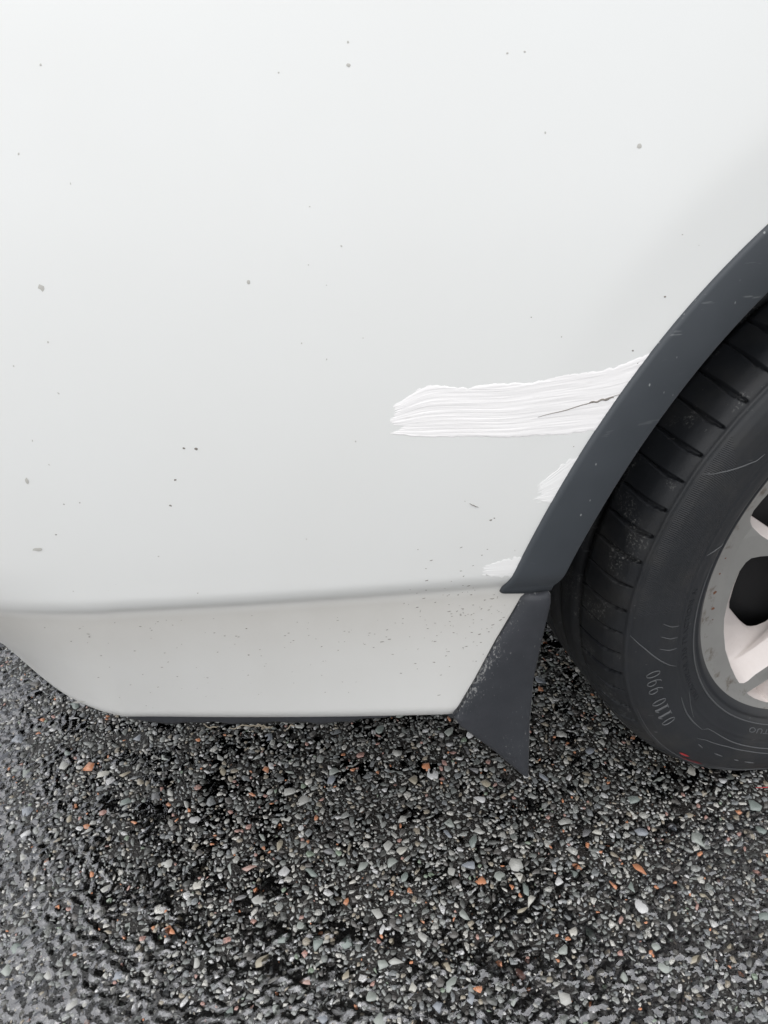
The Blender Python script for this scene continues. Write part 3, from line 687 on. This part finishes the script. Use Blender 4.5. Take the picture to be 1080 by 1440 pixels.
# face plate: a fine polar grid with the windows cut out along their outlines
def inpoly(x, y, poly):
    c = np.zeros(np.shape(x), bool); n = len(poly)
    for i in range(n):
        x1, y1 = poly[i]; x2, y2 = poly[(i+1) % n]
        cnd = ((y1 > y) != (y2 > y)) & (x < (x2-x1)*(y-y1)/((y2-y1)+1e-12)+x1); c ^= cnd
    return c
bm_face = None
import bmesh
def face_plate():
    from mathutils.geometry import delaunay_2d_cdt
    verts, edges = [], []
    def ring(r, n):
        s0 = len(verts)
        for k in range(n): verts.append(Vector((r*math.cos(2*PI*k/n), r*math.sin(2*PI*k/n))))
        for k in range(n): edges.append((s0+k, s0+(k+1) % n))
    ring(.2185, 200); ring(.030, 40)
    for r_in, n in ((.2120, 160), (.2050, 140), (.1960, 120)): 
        for k in range(n): verts.append(Vector((r_in*math.cos(2*PI*k/n+.01), r_in*math.sin(2*PI*k/n+.01))))
    polys = []
    for w_ in range(5):
        q = [rot2(p, -w_*2*PI/5) for p in WIN]; polys.append(q); s0 = len(verts)
        for p in q: verts.append(Vector(p))
        for k in range(len(q)): edges.append((s0+k, s0+(k+1) % len(q)))
    for w_ in (0, 2, 3):
        q = [rot2(p, -w_*2*PI/5) for p in PCK]; polys.append(q); s0 = len(verts)
        for p in q: verts.append(Vector(p))
        for k in range(len(q)): edges.append((s0+k, s0+(k+1) % len(q)))
    vv, ee, ff, *_ = delaunay_2d_cdt(verts, edges, [], 0, 1e-6)
    V = [(v.x, bulge(v.length), v.y) for v in vv]; F = []
    for f in ff:
        cx = sum(vv[i].x for i in f)/len(f); cy = sum(vv[i].y for i in f)/len(f); r = math.hypot(cx, cy)
        if r > .2184 or r < .029: continue
        if any(inpoly(np.array(cx), np.array(cy), q) for q in polys): continue
        F.append(tuple(reversed(f)))
    return V, F
PCK = [(-.1235, -.1735), (-.1120, -.1715), (-.0894, -.1675), (-.0870, -.1760), (-.0845, -.1950), (-.0850, -.1990), (-.0900, -.1980), (-.1010, -.1915), (-.1110, -.1850), (-.1200, -.1775)]
V, F = face_plate(); fp = mesh_obj('face_plate', V, F, M_RIM, rim, smooth=False)
V, F = lathe([(.030, .028), (.029, .022), (.026, .019), (.0, .0185)], 48); mesh_obj('hub_cap', V, F, M_RIM, rim)
for w_ in range(5):
    a = -w_*2*PI/5; n = len(WIN)
    W = [rot2(p, a) for p in WIN]; H = [rot2(p, a) for p in HOL]
    cw = np.mean(W, axis=0)
    rings = [[(p[0], bulge(math.hypot(*p)), p[1]) for p in W],
             [(p[0]*.985+cw[0]*.015, bulge(math.hypot(*p))+.0016, p[1]*.985+cw[1]*.015) for p in W],
             [(p[0]*.90+cw[0]*.10, .040, p[1]*.90+cw[1]*.10) for p in W],
             [(p[0]*.89+cw[0]*.11, .0415, p[1]*.89+cw[1]*.11) for p in W],
             [(p[0], .0600, p[1]) for p in H], [(p[0]*.985, .068, p[1]*.985) for p in H]]
    V = [v for rg in rings for v in rg]; m = len(rings)
    F = [(r*n+k, r*n+(k+1) % n, (r+1)*n+(k+1) % n, (r+1)*n+k) for r in range(m-1) for k in range(n)]
    mesh_obj('spoke_pocket', V, F, M_POCK, rim)
    if w_ not in (0, 2, 3): continue
    Q = [rot2(p, a) for p in PCK]; n = len(Q); cq = np.mean(Q, axis=0)
    rings = [[(p[0], bulge(math.hypot(*p)), p[1]) for p in Q], [(p[0]*.7+cq[0]*.3, .030, p[1]*.7+cq[1]*.3) for p in Q]]
    V = [v for rg in rings for v in rg]+[(cq[0], .031, cq[1])]; F = [(k, (k+1) % n, n+(k+1) % n, n+k) for k in range(n)]+[(n+k, n+(k+1) % n, 2*n) for k in range(n)]
    mesh_obj('spoke_recess', V, F, M_POCK, rim, smooth=False)
V, F = lathe([(.0, .085), (.14, .085), (.165, .10), (.186, .11)], 96); mesh_obj('brake_disc', V, F, M_DARK, wheel)
at = None
for ob in (flg, fp):
    me = ob.data; lip = [float(math.hypot(v.co.x, v.co.z) > .207) for v in me.vertices]
    me.attributes.new('lip', 'FLOAT', 'POINT').data.foreach_set('value', np.array(lip, np.float32))
def chip(r, a, rad, mat, y):
    V = [(r*math.cos(R(a)), y, r*math.sin(R(a)))]
    for k in range(9):
        q = rad*random.uniform(.7, 1.15); V.append((V[0][0]+q*math.cos(k*.698), y, V[0][2]+q*math.sin(k*.698)))
    mesh_obj('rust_chip', V, [(0, 1+(k+1) % 9, 1+k) for k in range(9)], mat, rim)
for r, a, q in ((.210, 182.5, .0022), (.208, 188.5, .0021), (.211, 176, .0012), (.212, 171, .0010), (.207, 193, .0007)): chip(r, a, q, M_RUST, bulge(r)-.0006)

# ------------------------------------------------------------------ loose bits
def strand(name, pts, rad, mat, label, cat, grp=None):
    V, F = tube(pts, rad, 5, taper=True); o = mesh_obj(name, V, F, mat); o['label'] = label; o['category'] = cat
    if grp: o['group'] = grp
    return o
for k, (x0, ln, hh) in enumerate([(-.672, .018, 0), (-.660, .008, 1), (-.690, .022, 2), (-.712, .012, 1), (-.668, .010, 3), (-.640, .008, 2)]):
    n = 7; pts = []
    for i in range(n):
        u = i/(n-1); x = x0+ln*u; yb = np.interp(-x, -E0[:, 0], E0[:, 1])+.004
        pts.append((x, yb, ZBOT-.0165+.002*math.sin(u*5+hh*2)+.0015*math.cos(u*9+hh)))
    strand('dry_grass_blade', pts, .0007, M_GRASS, 'dry pale grass fibre caught under the lower edge of the white bumper', 'grass blade', 'grass fibres caught under the bumper')
strand('plastic_thread', [(-.085, -.012, .0012), (-.070, -.0165, .0016), (-.055, -.0175, .0012), (-.040, -.017, .0014)], .0007, M_RED, 'thin red plastic thread on the asphalt at the foot of the tyre', 'thread')
